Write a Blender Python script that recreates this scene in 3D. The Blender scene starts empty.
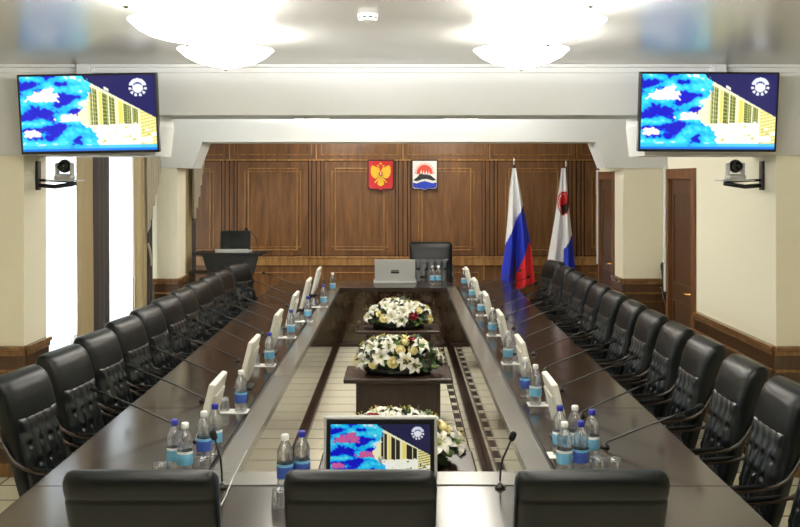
import bpy, bmesh, math, random
from mathutils import Vector, Matrix, noise
random.seed(7)
PI = math.pi
F, HC = 950.0, 2.125          # focal length in pixels, camera height
TZ = 0.75                     # table top height
C = bpy.context.scene.collection

def P(u, v, z=TZ):            # where a photo pixel meets the horizontal plane z
    Y = F*(HC-z)/(v-180.0)
    return Vector(((u-400)*Y/F, Y, z))

def lin(c):
    return tuple(((x/255.0)/12.92 if x/255.0 <= .04045 else ((x/255.0+.055)/1.055)**2.4) for x in c)

# ------------------------------------------------------------------ materials
def new_mat(name):
    m = bpy.data.materials.new(name); m.use_nodes = True
    nt = m.node_tree
    return m, nt, nt.nodes['Principled BSDF']

def mat(name, rgb, rough=.5, metal=0, spec=.5, emis=None, estr=0, coat=0, noise_amt=0, nscale=30, bump=0, trans=0, ior=1.5, sheen=0):
    m, nt, b = new_mat(name)
    c = lin(rgb)
    b.inputs['Base Color'].default_value = (*c, 1)
    b.inputs['Roughness'].default_value = rough
    b.inputs['Metallic'].default_value = metal
    b.inputs['Specular IOR Level'].default_value = spec
    b.inputs['Coat Weight'].default_value = coat
    b.inputs['Coat Roughness'].default_value = .08
    b.inputs['IOR'].default_value = ior
    b.inputs['Transmission Weight'].default_value = trans
    if sheen: b.inputs['Sheen Weight'].default_value = sheen
    if emis:
        b.inputs['Emission Color'].default_value = (*lin(emis), 1)
        b.inputs['Emission Strength'].default_value = estr
    if noise_amt or bump:
        tc = nt.nodes.new('ShaderNodeTexCoord'); n = nt.nodes.new('ShaderNodeTexNoise')
        n.inputs['Scale'].default_value = nscale; n.inputs['Detail'].default_value = 4
        nt.links.new(tc.outputs['Object'], n.inputs['Vector'])
        if noise_amt:
            mx = nt.nodes.new('ShaderNodeMix'); mx.data_type = 'RGBA'
            mx.inputs[6].default_value = (*[x*(1-noise_amt) for x in c], 1)
            mx.inputs[7].default_value = (*[min(1, x*(1+noise_amt)) for x in c], 1)
            nt.links.new(n.outputs['Fac'], mx.inputs[0]); nt.links.new(mx.outputs[2], b.inputs['Base Color'])
        if bump:
            bp = nt.nodes.new('ShaderNodeBump'); bp.inputs['Strength'].default_value = bump; bp.inputs['Distance'].default_value = .01
            nt.links.new(n.outputs['Fac'], bp.inputs['Height']); nt.links.new(bp.outputs['Normal'], b.inputs['Normal'])
    return m

def wood(name, dark, light, scale=(14, 14, .8), rough=.35, coat=0, spec=.5, crough=.08):
    m, nt, b = new_mat(name)
    tc = nt.nodes.new('ShaderNodeTexCoord'); mp = nt.nodes.new('ShaderNodeMapping')
    mp.inputs['Scale'].default_value = scale
    n = nt.nodes.new('ShaderNodeTexNoise'); n.inputs['Scale'].default_value = 3; n.inputs['Detail'].default_value = 6
    n.inputs['Roughness'].default_value = .65; n.inputs['Distortion'].default_value = .6
    r = nt.nodes.new('ShaderNodeValToRGB')
    r.color_ramp.elements[0].position = .3; r.color_ramp.elements[0].color = (*lin(dark), 1)
    r.color_ramp.elements[1].position = .72; r.color_ramp.elements[1].color = (*lin(light), 1)
    nt.links.new(tc.outputs['Object'], mp.inputs['Vector']); nt.links.new(mp.outputs['Vector'], n.inputs['Vector'])
    nt.links.new(n.outputs['Fac'], r.inputs['Fac']); nt.links.new(r.outputs['Color'], b.inputs['Base Color'])
    b.inputs['Roughness'].default_value = rough; b.inputs['Coat Weight'].default_value = coat
    b.inputs['Coat Roughness'].default_value = crough; b.inputs['Specular IOR Level'].default_value = spec
    return m

def floor_mat():
    m, nt, b = new_mat('cream floor tiles'); N = nt.nodes; L = nt.links
    tc = N.new('ShaderNodeTexCoord'); sp = N.new('ShaderNodeSeparateXYZ'); L.new(tc.outputs['Object'], sp.inputs[0])
    def M(op, a, bb=None):
        x = N.new('ShaderNodeMath'); x.operation = op
        for i, q in enumerate((a, bb)):
            if q is None: continue
            if isinstance(q, (int, float)): x.inputs[i].default_value = q
            else: L.new(q, x.inputs[i])
        return x.outputs[0]
    px, py = 2.4, .30
    fx = M('FRACT', M('DIVIDE', M('ADD', sp.outputs[0], 10*px-.49), px)); fy = M('FRACT', M('DIVIDE', M('ADD', sp.outputs[1], 30), py))
    gy = M('LESS_THAN', fy, .045)
    col = M('LESS_THAN', fx, .021)                                   # the narrow mosaic strip
    dark = M('MULTIPLY', col, M('MULTIPLY', M('GREATER_THAN', fy, .2), M('LESS_THAN', fy, .88)))
    gx = M('LESS_THAN', M('ABSOLUTE', M('SUBTRACT', fx, .024)), .0025)
    gx2 = M('GREATER_THAN', fx, .997)
    gx3 = M('LESS_THAN', M('ABSOLUTE', M('SUBTRACT', M('FRACT', M('MULTIPLY', fx, 4)), .53)), .008)
    g = M('MAXIMUM', M('MAXIMUM', gy, M('MAXIMUM', gx3, gx2)), gx)
    n = N.new('ShaderNodeTexNoise'); n.inputs['Scale'].default_value = 6; L.new(tc.outputs['Object'], n.inputs['Vector'])
    def mix(f, a, c):
        x = N.new('ShaderNodeMix'); x.data_type = 'RGBA'; L.new(f, x.inputs[0])
        for i, q in ((6, a), (7, c)):
            if isinstance(q, tuple): x.inputs[i].default_value = (*lin(q), 1)
            else: L.new(q, x.inputs[i])
        return x.outputs[2]
    base = mix(n.outputs['Fac'], (234, 228, 203), (246, 241, 220))
    c1 = mix(g, base, (70, 62, 50)); c2 = mix(dark, c1, (52, 48, 42))
    L.new(c2, b.inputs['Base Color']); b.inputs['Roughness'].default_value = .25
    return m

def sheer_mat():
    m, nt, b = new_mat('sheer white voile'); N = nt.nodes; L = nt.links
    out = N['Material Output']
    d = N.new('ShaderNodeBsdfDiffuse'); d.inputs[0].default_value = (.9, .9, .9, 1)
    t = N.new('ShaderNodeBsdfTranslucent'); t.inputs[0].default_value = (.92, .93, .94, 1)
    tr = N.new('ShaderNodeBsdfTransparent')
    a = N.new('ShaderNodeMixShader'); a.inputs[0].default_value = .7
    L.new(d.outputs[0], a.inputs[1]); L.new(t.outputs[0], a.inputs[2])
    c = N.new('ShaderNodeMixShader'); c.inputs[0].default_value = .22
    L.new(a.outputs[0], c.inputs[1]); L.new(tr.outputs[0], c.inputs[2]); L.new(c.outputs[0], out.inputs[0])
    N.remove(b)
    return m

def thin_glass(name, tint=(1, 1, 1), refl=.08):
    m, nt, b = new_mat(name); N = nt.nodes; L = nt.links; out = N['Material Output']
    tr = N.new('ShaderNodeBsdfTransparent'); tr.inputs[0].default_value = (*tint, 1)
    g = N.new('ShaderNodeBsdfGlossy'); g.inputs['Roughness'].default_value = .03
    fr = N.new('ShaderNodeLayerWeight'); fr.inputs[0].default_value = .35
    ad = N.new('ShaderNodeMath'); ad.operation = 'ADD'; ad.inputs[1].default_value = refl; ad.use_clamp = True
    mu = N.new('ShaderNodeMath'); mu.operation = 'MULTIPLY'; mu.inputs[1].default_value = .75
    x = N.new('ShaderNodeMixShader')
    L.new(fr.outputs['Facing'], mu.inputs[0]); L.new(mu.outputs[0], ad.inputs[0]); L.new(ad.outputs[0], x.inputs[0])
    L.new(tr.outputs[0], x.inputs[1]); L.new(g.outputs[0], x.inputs[2]); L.new(x.outputs[0], out.inputs[0]); N.remove(b)
    return m

def bottle_mat(name='clear bottle plastic', ior=1.33):
    m, nt, b = new_mat(name); N = nt.nodes; L = nt.links; out = N['Material Output']
    gl = N.new('ShaderNodeBsdfGlass'); gl.inputs['IOR'].default_value = ior; gl.inputs['Roughness'].default_value = .02; gl.inputs[0].default_value = (.98, .99, 1, 1)
    tr = N.new('ShaderNodeBsdfTransparent'); tr.inputs[0].default_value = (.97, .98, 1, 1)
    t = N.new('ShaderNodeBsdfTranslucent'); t.inputs[0].default_value = (.9, .94, 1, 1)
    a = N.new('ShaderNodeMixShader'); a.inputs[0].default_value = .3; L.new(gl.outputs[0], a.inputs[1]); L.new(tr.outputs[0], a.inputs[2])
    c = N.new('ShaderNodeMixShader'); c.inputs[0].default_value = .08; L.new(a.outputs[0], c.inputs[1]); L.new(t.outputs[0], c.inputs[2])
    g = N.new('ShaderNodeBsdfGlossy'); g.inputs['Roughness'].default_value = .12
    x = N.new('ShaderNodeMixShader'); x.inputs[0].default_value = .14; L.new(c.outputs[0], x.inputs[1]); L.new(g.outputs[0], x.inputs[2]); L.new(x.outputs[0], out.inputs[0])
    N.remove(b)
    return m

def screen_mat(name, strength):
    m, nt, b = new_mat(name); N = nt.nodes; L = nt.links
    a = N.new('ShaderNodeVertexColor'); a.layer_name = 'picture'
    b.inputs['Base Color'].default_value = (.01, .01, .01, 1); b.inputs['Roughness'].default_value = .2
    L.new(a.outputs['Color'], b.inputs['Emission Color']); b.inputs['Emission Strength'].default_value = strength
    return m

M_ = dict(
    paint=mat('white ceiling paint', (228, 226, 218), .6),
    beam=mat('white beam paint', (226, 227, 225), .55),
    ceil=mat('satin stretch ceiling', (206, 205, 200), .25, spec=.7),
    paper=mat('cream wallpaper', (246, 240, 217), .8, noise_amt=.04, nscale=60),
    panel=wood('walnut wall panelling', (92, 59, 31), (138, 95, 54), (5, 5, .5), .34),
    mould=wood('highlit walnut moulding', (130, 92, 52), (190, 146, 94), (6, 6, .6), .17),  # gold lamp highlights put into the colour, lighter than the panelling
    dado=wood('mahogany wainscot', (60, 40, 24), (90, 61, 37), (6, 6, .8), .3),
    dado_lit=wood('highlit mahogany moulding', (104, 72, 42), (152, 112, 70), (6, 6, .8), .22),  # lighter than the wainscot: highlights on caps and edges put into the colour
    doorf=wood('door frame veneer', (92, 58, 32), (128, 86, 50), (8, 8, .6), .35),
    doorw=wood('door veneer', (66, 43, 25), (94, 63, 37), (8, 8, .6), .35),
    floor=floor_mat(),
    table=wood('wenge tabletop lacquer', (38, 30, 25), (56, 44, 37), (9, 1.2, 9), .16, spec=.5),
    rim=mat('grey brown table rim', (112, 109, 102), .22, spec=.6),
    groove=mat('dark cable groove', (18, 15, 14), .5),
    fascia=wood('dark lacquered fascia', (40, 26, 20), (56, 38, 30), (4, 4, 2), .05, spec=.8),
    pedw=wood('dark pedestal veneer', (40, 25, 19), (58, 38, 28), (6, 6, .8), .25),
    leather=mat('black leather', (8, 13, 14), .36, spec=.34, bump=.06, nscale=220),
    leather_lit=mat('black tufted leather', (16, 21, 22), .3, spec=.6, bump=.06, nscale=220),  # lighter copy of the black leather, highlights on the tufts put into colour
    armw=wood('walnut armrest lacquer', (26, 16, 9), (56, 36, 19), (9, 9, 9), .32, coat=.15),
    black=mat('black plastic', (20, 20, 21), .4),
    blackm=mat('black metal', (16, 16, 17), .35, spec=.5),
    foam=mat('black foam', (12, 12, 12), .95),
    silver=mat('silver plastic', (196, 197, 194), .35, metal=.15),
    white=mat('white plastic', (232, 231, 224), .4),
    offwhite=mat('pale grey monitor shell', (226, 224, 212), .42),
    napkin=mat('white paper', (245, 244, 240), .8),
    chrome=mat('brushed steel', (190, 188, 180), .25, metal=1),
    brass=mat('brass', (200, 160, 80), .25, metal=1),
    glass=bottle_mat('clear drinking glass', 1.45),
    pane=thin_glass('window glass', (.98, 1, 1), .02),
    bottle=bottle_mat(),
    capb=mat('blue bottle cap', (40, 48, 160), .4),
    capw=mat('white bottle cap', (238, 240, 242), .4),
    labb=mat('pale blue bottle label', (120, 190, 228), .5, noise_amt=.12, nscale=40),
    labd=mat('mid blue bottle label', (70, 100, 190), .5),
    labw=mat('white label band', (232, 238, 244), .5),
    sheer=sheer_mat(),
    drape=mat('beige satin drape', (166, 146, 106), .55, sheen=.3),
    drape_d=mat('dark taupe drape', (58, 50, 46), .7, sheen=.2),
    swag=mat('silver beige swag', (170, 160, 138), .5, sheen=.3, noise_amt=.1, nscale=18),
    fringe=mat('swag fringe', (120, 108, 86), .8),
    dish=mat('glowing opal dish', (250, 248, 240), .4, emis=(255, 250, 238), estr=9),
    bulb=mat('lit bulb', (255, 250, 240), .4, emis=(255, 248, 232), estr=25),
    red=mat('flag red', (214, 32, 38), .7), blue=mat('flag blue', (30, 52, 190), .7), fwhite=mat('flag white', (238, 238, 240), .7),
    black_p=mat('emblem black', (28, 24, 24), .5), ered=mat('emblem red', (205, 36, 40), .4), gold=mat('emblem gold', (240, 196, 50), .35),
    eorange=mat('emblem sun red', (226, 78, 52), .5), eblue=mat('emblem blue', (30, 60, 190), .5), ewhite=mat('emblem white', (246, 244, 240), .5),
    esun=mat('emblem pale red', (238, 150, 125), .5), erim=mat('emblem dark frame', (60, 28, 22), .35),
    leaf=mat('dark green leaf', (44, 66, 34), .45, noise_amt=.25, nscale=12),
    leaf2=mat('fresh green blade', (104, 132, 62), .45, noise_amt=.2, nscale=12),
    petal=mat('white lily petal', (246, 243, 232), .5),
    stamen=mat('yellow stamen', (214, 180, 60), .6), core=mat('lily green throat', (186, 200, 120), .5),
    rose=mat('pale yellow rose petal', (246, 234, 176), .55, noise_amt=.08, nscale=25),
    crimson=mat('crimson petal', (150, 34, 48), .55),
    screen=screen_mat('lit television picture', .95),
    screen_s=screen_mat('lit monitor picture', .62),
    dark_screen=mat('dark screen glass', (10, 11, 14), .12),
)

M_['fascia'].node_tree.nodes['Principled BSDF'].inputs['Specular Tint'].default_value = (.95, .88, .62, 1)
# ------------------------------------------------------------------ mesh builder
class MB:
    def __init__(s): s.bm = bmesh.new()
    def _take(s, verts, faces, mi, M, smooth):
        vs = [s.bm.verts.new(M @ Vector(v) if M else Vector(v)) for v in verts]
        for f in faces:
            try:
                fc = s.bm.faces.new([vs[i] for i in f]); fc.material_index = mi; fc.smooth = smooth
            except ValueError: pass
        return s
    def box(s, x0, x1, y0, y1, z0, z1, bev=0, mi=0, M=None, seg=2):
        t = bmesh.new()
        vs = [t.verts.new((x, y, z)) for z in (z0, z1) for y in (y0, y1) for x in (x0, x1)]
        for f in ((0, 2, 3, 1), (4, 5, 7, 6), (0, 1, 5, 4), (2, 6, 7, 3), (0, 4, 6, 2), (1, 3, 7, 5)): t.faces.new([vs[i] for i in f])
        if bev: bmesh.ops.bevel(t, geom=list(t.edges), offset=bev, segments=seg, affect='EDGES', profile=.5)
        t.verts.index_update()
        s._take([v.co.copy() for v in t.verts], [[v.index for v in f.verts] for f in t.faces], mi, M, False); t.free()
        return s
    def grid(s, fn, nu, nv, mi=0, M=None, smooth=True, mfn=None):
        verts = [fn(i/nu, j/nv) for j in range(nv+1) for i in range(nu+1)]
        vs = [s.bm.verts.new(M @ Vector(v) if M else Vector(v)) for v in verts]
        for j in range(nv):
            for i in range(nu):
                a = j*(nu+1)+i
                f = s.bm.faces.new((vs[a], vs[a+1], vs[a+nu+2], vs[a+nu+1])); f.smooth = smooth
                f.material_index = mfn((i+.5)/nu, (j+.5)/nv) if mfn else mi
        return s
    def loft(s, rings, mi=0, M=None, caps=True, smooth=True):
        n = len(rings[0]); verts = [p for r in rings for p in r]; faces = []
        for j in range(len(rings)-1):
            for i in range(n):
                k = (i+1) % n
                faces.append((j*n+i, j*n+k, (j+1)*n+k, (j+1)*n+i))
        if caps: faces.append(tuple(range(n-1, -1, -1))); faces.append(tuple((len(rings)-1)*n+i for i in range(n)))
        return s._take(verts, faces, mi, M, smooth)
    def lathe(s, prof, n=16, c=(0, 0, 0), mi=0, M=None, caps=True, smooth=True):
        c = Vector(c)
        return s.loft([[c+Vector((r*math.cos(2*PI*i/n), r*math.sin(2*PI*i/n), z)) for i in range(n)] for r, z in prof], mi, M, caps, smooth)
    def tube(s, path, r, n=8, mi=0, M=None, flat=None):
        path = [Vector(p) for p in path]; rings = []
        up0 = Vector((0, 0, 1)) if abs((path[-1]-path[0]).normalized().z) < .9 else Vector((1, 0, 0))
        for i, p in enumerate(path):
            t = (path[min(i+1, len(path)-1)]-path[max(i-1, 0)]).normalized()
            a = t.cross(up0)
            if a.length < 1e-5: a = t.cross(Vector((0, 1, 0)))
            a.normalize(); b = a.cross(t).normalized()
            rr = r[i] if isinstance(r, (list, tuple)) else r
            ra, rb = (flat if flat else (rr, rr))
            rings.append([p+a*ra*math.cos(2*PI*k/n)+b*rb*math.sin(2*PI*k/n) for k in range(n)])
        return s.loft(rings, mi, M)
    def prism(s, pts, to3, d, mi=0):                 # 2-D outline carried by to3(x, y, depth)
        n = len(pts)
        v = [to3(x, y, 0) for x, y in pts]+[to3(x, y, d) for x, y in pts]
        f = [tuple(range(n)), tuple(range(2*n-1, n-1, -1))]+[(i, (i+1) % n, n+(i+1) % n, n+i) for i in range(n)]
        return s._take(v, f, mi, None, False)
    def ell(s, c, r, nu=12, nv=8, mi=0, M=None):
        c = Vector(c)
        return s.loft([[c+Vector((r[0]*math.sin(a)*math.cos(2*PI*i/nu), r[1]*math.sin(a)*math.sin(2*PI*i/nu), -r[2]*math.cos(a))) for i in range(nu)]
                       for a in [max(.02, min(PI-.02, PI*j/nv)) for j in range(nv+1)]], mi, M)
    def build(s, name, mats, parent=None, weld=False):
        if weld: bmesh.ops.remove_doubles(s.bm, verts=s.bm.verts, dist=1e-5)
        bmesh.ops.recalc_face_normals(s.bm, faces=s.bm.faces)
        me = bpy.data.meshes.new(name); s.bm.to_mesh(me); s.bm.free()
        for m in (mats if isinstance(mats, (list, tuple)) else [mats]): me.materials.append(M_[m] if isinstance(m, str) else m)
        o = bpy.data.objects.new(name, me); C.objects.link(o)
        if parent: o.parent = parent
        return o

def tag(o, label, cat, group=None, kind=None):
    o['label'] = label; o['category'] = cat
    if group: o['group'] = group
    if kind: o['kind'] = kind
    return o
def thing(name, label, cat, loc=(0, 0, 0), rz=0, group=None):
    o = bpy.data.objects.new(name, None); C.objects.link(o); o.location = loc; o.rotation_euler = (0, 0, rz); o.empty_display_size = .1
    return tag(o, label, cat, group)
def struct(mb, name, mats, parent=None):
    o = mb.build(name, mats, parent)
    if not parent: o['kind'] = 'structure'
    return o
KIDS = {}
def kids(o):
    return [c for c in bpy.data.objects if c.parent == o]
def dup(root, loc, rz, label, group=None, scale=None):
    r = root.copy(); C.objects.link(r); r.location = loc; r.scale = (1, 1, 1) if scale is None else scale; r.rotation_euler = (0, 0, rz); r['label'] = label
    if group: r['group'] = group
    for ch in kids(root):
        c = ch.copy(); C.objects.link(c); c.parent = r
        for g in kids(ch):
            d = g.copy(); C.objects.link(d); d.parent = c
    return r
ORD = ['nearest', 'second', 'third', 'fourth', 'fifth', 'sixth', 'seventh', 'eighth', 'ninth', 'tenth', 'eleventh', 'twelfth', 'farthest']

# ------------------------------------------------------------------ camera
cam = bpy.data.cameras.new('camera'); co = bpy.data.objects.new('camera', cam); C.objects.link(co)
co.location = (0, 0, HC); co.rotation_euler = (PI/2, 0, 0)
cam.sensor_width = 36; cam.lens = 36*F/800; cam.shift_y = -(263.5-180)/800; cam.clip_start = .05
bpy.context.scene.camera = co

# ------------------------------------------------------------------ the room
XW, YB, ZC = 2.70, 14.40, 2.95          # pier face, far wall, ceiling
B1, B2 = (6.82, 7.25), (11.49, 11.96)   # the two cross beams and their piers
XO = 3.35                               # bottom of the recesses
HW = .935                               # wainscot height
struct(MB().box(-3.7, 4.1, -2.6, YB+.1, -.1, 0), 'floor', 'floor')
struct(MB().box(-3.7, 4.1, -2.6, YB+.1, ZC, ZC+.1), 'ceiling', 'ceil')
struct(MB().box(-3.7, 4.1, -2.7, -2.6, 0, ZC), 'wall_front', 'dado')  # unseen wall behind the camera, dark wood chosen to cut its reflected light

# left wall: outer skin with two window openings, and the piers
wl = MB()
wl.box(-XO-.1, -XO, -2.6, 7.25, 0, ZC)
wins = [(7.45, 8.85), (9.65, 10.95), (12.35, 13.75)]
edges = [7.25]+[e for w in wins for e in w]+[YB]
for a, b in zip(edges[0::2], edges[1::2]): wl.box(-XO-.1, -XO, a, b, 0, ZC)
for a, b in wins: wl.box(-XO-.1, -XO, a, b, 0, .45).box(-XO-.1, -XO, a, b, 2.5, ZC)
for a, b in (B1, B2): wl.box(-XO, -XW, a, b, 0, ZC)
struct(wl, 'wall_left', 'paper')
# right wall: thick wall with door_1, niche, pier with door_2, niche
XR = 3.90
D1, D2 = (8.74, 9.50), (12.03, 12.78); DH = 2.15
wr = MB()
wr.box(XR, XR+.1, -2.6, YB, 0, ZC)
wr.box(XW, XR, B1[0], D1[0], 0, ZC).box(XW, XR, D1[0], D1[1], DH, ZC).box(XW, XR, D1[1], 9.58, 0, ZC)
wr.box(XW+.22, XR, D1[0], D1[1], 0, DH)
wr.box(XW, XR, B2[0], D2[0], 0, ZC).box(XW, XR, D2[0], D2[1], DH, ZC).box(XW, XR, D2[1], 12.86, 0, ZC)
wr.box(XW+.22, XR, D2[0], D2[1], 0, DH)
struct(wr, 'wall_right', 'paper')
# white corner edges of the wall ends beside the doors
struct(MB().box(XW-.035, XW+.03, 9.565, 9.61, 1.0, 2.26, .004), 'trim_1', 'beam')
struct(MB().box(XW-.035, XW+.03, 12.845, 12.89, .99, 2.26, .004), 'trim_2', 'beam')

# far wall and its panelling
struct(MB().box(-3.7, 4.1, YB, YB+.12, 0, ZC), 'wall_back', 'panel')
def frame(mb, x0, x1, z0, z1, w, y0, y1, mi=0, bev=.004):
    mb.box(x0, x1, y0, y1, z0, z0+w, bev, mi).box(x0, x1, y0, y1, z1-w, z1, bev, mi)
    mb.box(x0, x0+w, y0, y1, z0+w, z1-w, bev, mi).box(x1-w, x1, y0, y1, z0+w, z1-w, bev, mi)
def zat(v, Y=YB): return HC-(v-180)*Y/F
def xat(u, Y=YB): return (u-400)*Y/F
pil = [xat(403)+(i-2)*1.315 for i in range(5)]
mo = MB()
ztop, zr1, zr0 = zat(160), zat(257), zat(265.5)
mo.box(-3.2, 3.85, YB-.03, YB, zr0, zr1, .006).box(-3.2, 3.85, YB-.045, YB, zr1-.02, zr1+.012, .005)
mo.box(-3.2, 3.85, YB-.02, YB, ztop-.014, ztop+.014, .004)
for x in pil+[pil[0]-1.315, pil[-1]+1.315]:
    for d in (-.1, -.035, .035, .1): mo.box(x+d-.011, x+d+.011, YB-.012, YB, zr1+.012, ztop-.014, .004, 1)
    mo.box(x-.012, x+.012, YB-.014, YB, ztop+.014, ZC-.1, .004)
    mo.box(x-.1, x-.08, YB-.014, YB, .12, zr0, .004).box(x+.08, x+.1, YB-.014, YB, .12, zr0, .004)
for i in range(6):
    c = pil[0]-1.315/2+i*1.315; h = 1.315/2
    frame(mo, c-h+.28, c+h-.28, zr1+.10, ztop-.12, .020, YB-.024, YB)
    frame(mo, c-h+.23, c+h-.23, zr1+.145, ztop-.165, .014, YB-.018, YB)
    frame(mo, c-h+.07, c+h-.07, ztop+.075, zat(128), .013, YB-.016, YB)
    frame(mo, c-h+.17, c+h-.17, .2, zr0-.1, .014, YB-.018, YB)
o = mo.build('trim_3', ['mould', 'panel']); o['kind'] = 'structure'
gr = MB()
for x in pil+[pil[0]-1.315, pil[-1]+1.315]:
    for d in (-.118, -.0675, .0, .0675, .118): gr.box(x+d-.006, x+d+.006, YB-.004, YB+.002, zr1+.012, ztop-.014)
    gr.box(x-.02, x-.013, YB-.004, YB+.002, ztop+.014, ZC-.1)
gr.box(-3.2, 3.85, YB-.004, YB+.002, ztop-.024, ztop-.014).box(-3.2, 3.85, YB-.004, YB+.002, zr1+.013, zr1+.022).box(-3.2, 3.85, YB-.004, YB+.002, zr0-.012, zr0)
gr.build('groove_shade_strip', 'pedw', o)  # dark strips laid on the wall, standing in for shade in grooves
struct(MB().box(-3.3, 3.85, YB-.05, YB, 0, .12, .008), 'baseboard_back', 'dado')

# cross beams with their hanging corner blocks and cornices
bm1 = MB().box(-XO, XR, B1[0]-.012, B1[1]+.012, 2.59, ZC)
for sx, xi, xo in ((-1, 1.73, XO), (1, 1.73, XR)):
    pts = [(sx*xi, 2.6), (sx*xi, 2.55), (sx*(xi-.005), 2.52), (sx*(xi+.02), 2.30), (sx*xo, 2.30), (sx*xo, 2.6)]
    bm1.prism(pts, lambda x, y, d: (x, B1[0]-.03+d, y), B1[1]-B1[0]+.04)
struct(bm1, 'trim_4', 'beam')
co1 = MB()
for a, b, z0, z1 in ((.05, 0, ZC-.022, ZC), (.025, 0, ZC-.06, ZC-.022)):
    co1.box(-XO, XR, B1[0]-.013-a, B1[0]-.013, z0, z1, .005)
struct(co1, 'trim_5', 'beam')
bm2 = MB().box(-XO, XR, B2[0]-.012, B2[1]+.012, 2.585, ZC)
for sx, xi, xo in ((-1, 2.385, XO), (1, 2.365, XR)):
    pts = [(sx*xi, 2.6), (sx*xi, 2.575), (sx*(xi+.12), 2.27), (sx*xo, 2.27), (sx*xo, 2.6)]
    bm2.prism(pts, lambda x, y, d: (x, B2[0]-.03+d, y), B2[1]-B2[0]+.04)
struct(bm2, 'trim_6', 'beam')

# wainscot on piers and side walls
def wains(name, runs):
    a, b = MB(), MB()
    for x0, y0, x1, y1, nx, ny in runs:                   # run along the wall, (nx, ny) is the outward normal
        L = math.hypot(x1-x0, y1-y0); t = Vector(((x1-x0)/L, (y1-y0)/L, 0)); n = Vector((nx, ny, 0))
        M = Matrix(((t.x, n.x, 0, x0), (t.y, n.y, 0, y0), (0, 0, 1, 0), (0, 0, 0, 1)))
        a.box(0, L, .002, .022, 0, HW-.02, 0, 0, M)
        b.box(-.0, L, .002, .05, HW-.03, HW, .006, 0, M).box(0, L, .0, .035, HW-.07, HW-.03, .006, 0, M)
        b.box(0, L, .0, .036, HW-.19, HW-.165, .006, 0, M).box(0, L, 0, .036, 0, .1, .006, 0, M)
        k = max(1, round(L/.75)); w = L/k
        for i in range(k):
            if w > .3: 
                x, e = i*w+.07, (i+1)*w-.07
                for (p, q, r, s) in ((x, e, .2, .215), (x, e, HW-.285, HW-.27)): b.box(p, q, .018, .034, r, s, .004, 0, M)
                for (p, q) in ((x, x+.015), (e-.015, e)): b.box(p, q, .018, .034, .2, HW-.27, .004, 0, M)
    r = struct(a, name, 'dado'); r2 = b.build('wainscot_moulding', 'dado_lit', r)
wains('trim_7', [(-XO, B1[0], -XW+.02, B1[0], 0, -1), (-XW, B1[0], -XW, B1[1], 1, 0), (-XO, B2[0], -XW+.02, B2[0], 0, -1), (-XW, B2[0], -XW, B2[1], 1, 0)])
wains('trim_8', [(XW-.02, B1[0], XR, B1[0], 0, -1), (XW, B1[0], XW, D1[0]-.1, -1, 0), (XW-.02, B2[0], XR, B2[0], 0, -1), (XW, B2[0], XW, D2[0]-.08, -1, 0), (XR, 9.6, XR, 11.45, -1, 0),
                 (XW, 9.59, XW+.05, 9.59, 0, 1), (XR, 12.9, XR, 14.3, -1, 0)])

# doors
for k, (a, b) in enumerate((D1, D2)):
    f = MB()
    w = .085
    f.box(XW-.025, XW+.012, a-w, a+.015, 0, DH+w, .005).box(XW-.025, XW+.012, b-.015, b+w-.03, 0, DH+w, .005).box(XW-.025, XW+.012, a, b, DH-.015, DH+w, .005)
    f.box(XW, XW+.19, a+.001, a+.02, 0, DH).box(XW, XW+.19, b-.02, b-.001, 0, DH).box(XW, XW+.19, a, b, DH-.02, DH-.001)
    # keep the frame's buried part inside the opening only
    d = struct(f, 'door_%d' % (k+1), 'doorf')
    lf = MB().box(XW+.012, XW+.05, a+.021, b-.021, .01, DH-.021); frame_pts = (a+.1, b-.1)
    for z0, z1 in ((.2, .95), (1.1, 2.0)):
        for (y0, y1, q0, q1) in ((a+.1, b-.1, z0, z0+.02), (a+.1, b-.1, z1-.02, z1), (a+.1, a+.12, z0, z1), (b-.12, b-.1, z0, z1)):
            lf.box(XW+.002, XW+.013, y0, y1, q0, q1, .003)
    lf.build('door_leaf', 'doorw', d)
    h = MB(); hy = a+.06
    h.lathe([(.024, 0), (.024, .012), (.01, .014), (.01, .052)], 12, (0, 0, 0), 0, Matrix.Translation((XW+.012, hy, 1.06)) @ Matrix.Rotation(-PI/2, 4, 'Y'))
    h.tube([(XW-.035, hy, 1.06), (XW-.038, hy+.06, 1.06), (XW-.034, hy+.12, 1.055)], .009)
    h.lathe([(.02, 0), (.02, .012), (.008, .015)], 12, (0, 0, 0), 0, Matrix.Translation((XW+.012, hy, .94)) @ Matrix.Rotation(-PI/2, 4, 'Y'))
    h.build('door_handle', 'brass', d)

# windows
for k, (a, b) in enumerate(wins):
    f = MB(); x0, x1 = -XO-.07, -XO-.02
    f.box(x0, x1, a, b, .45, .52).box(x0, x1, a, b, 2.43, 2.5).box(x0, x1, a, a+.07, .52, 2.43).box(x0, x1, b-.07, b, .52, 2.43)
    f.box(x0, x1, (a+b)/2-.03, (a+b)/2+.03, .52, 2.43).box(-XO-.02, -XO+.12, a-.05, b+.05, .41, .45, .006)
    w = struct(f, 'window_%d' % (k+1), 'white')
    MB().box(x0+.02, x0+.028, a+.07, b-.07, .52, 2.43).build('window_pane', 'pane', w)
    l = bpy.data.lights.new('daylight_portal', 'AREA'); l.shape = 'RECTANGLE'; l.size = b-a; l.size_y = 2.05; l.cycles.is_portal = True
    lo = bpy.data.objects.new('daylight_portal', l); C.objects.link(lo); lo.location = (-XO-.12, (a+b)/2, 1.475)
    lo.rotation_euler = (0, -PI/2, 0); l.size = 2.05; l.size_y = b-a

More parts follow.
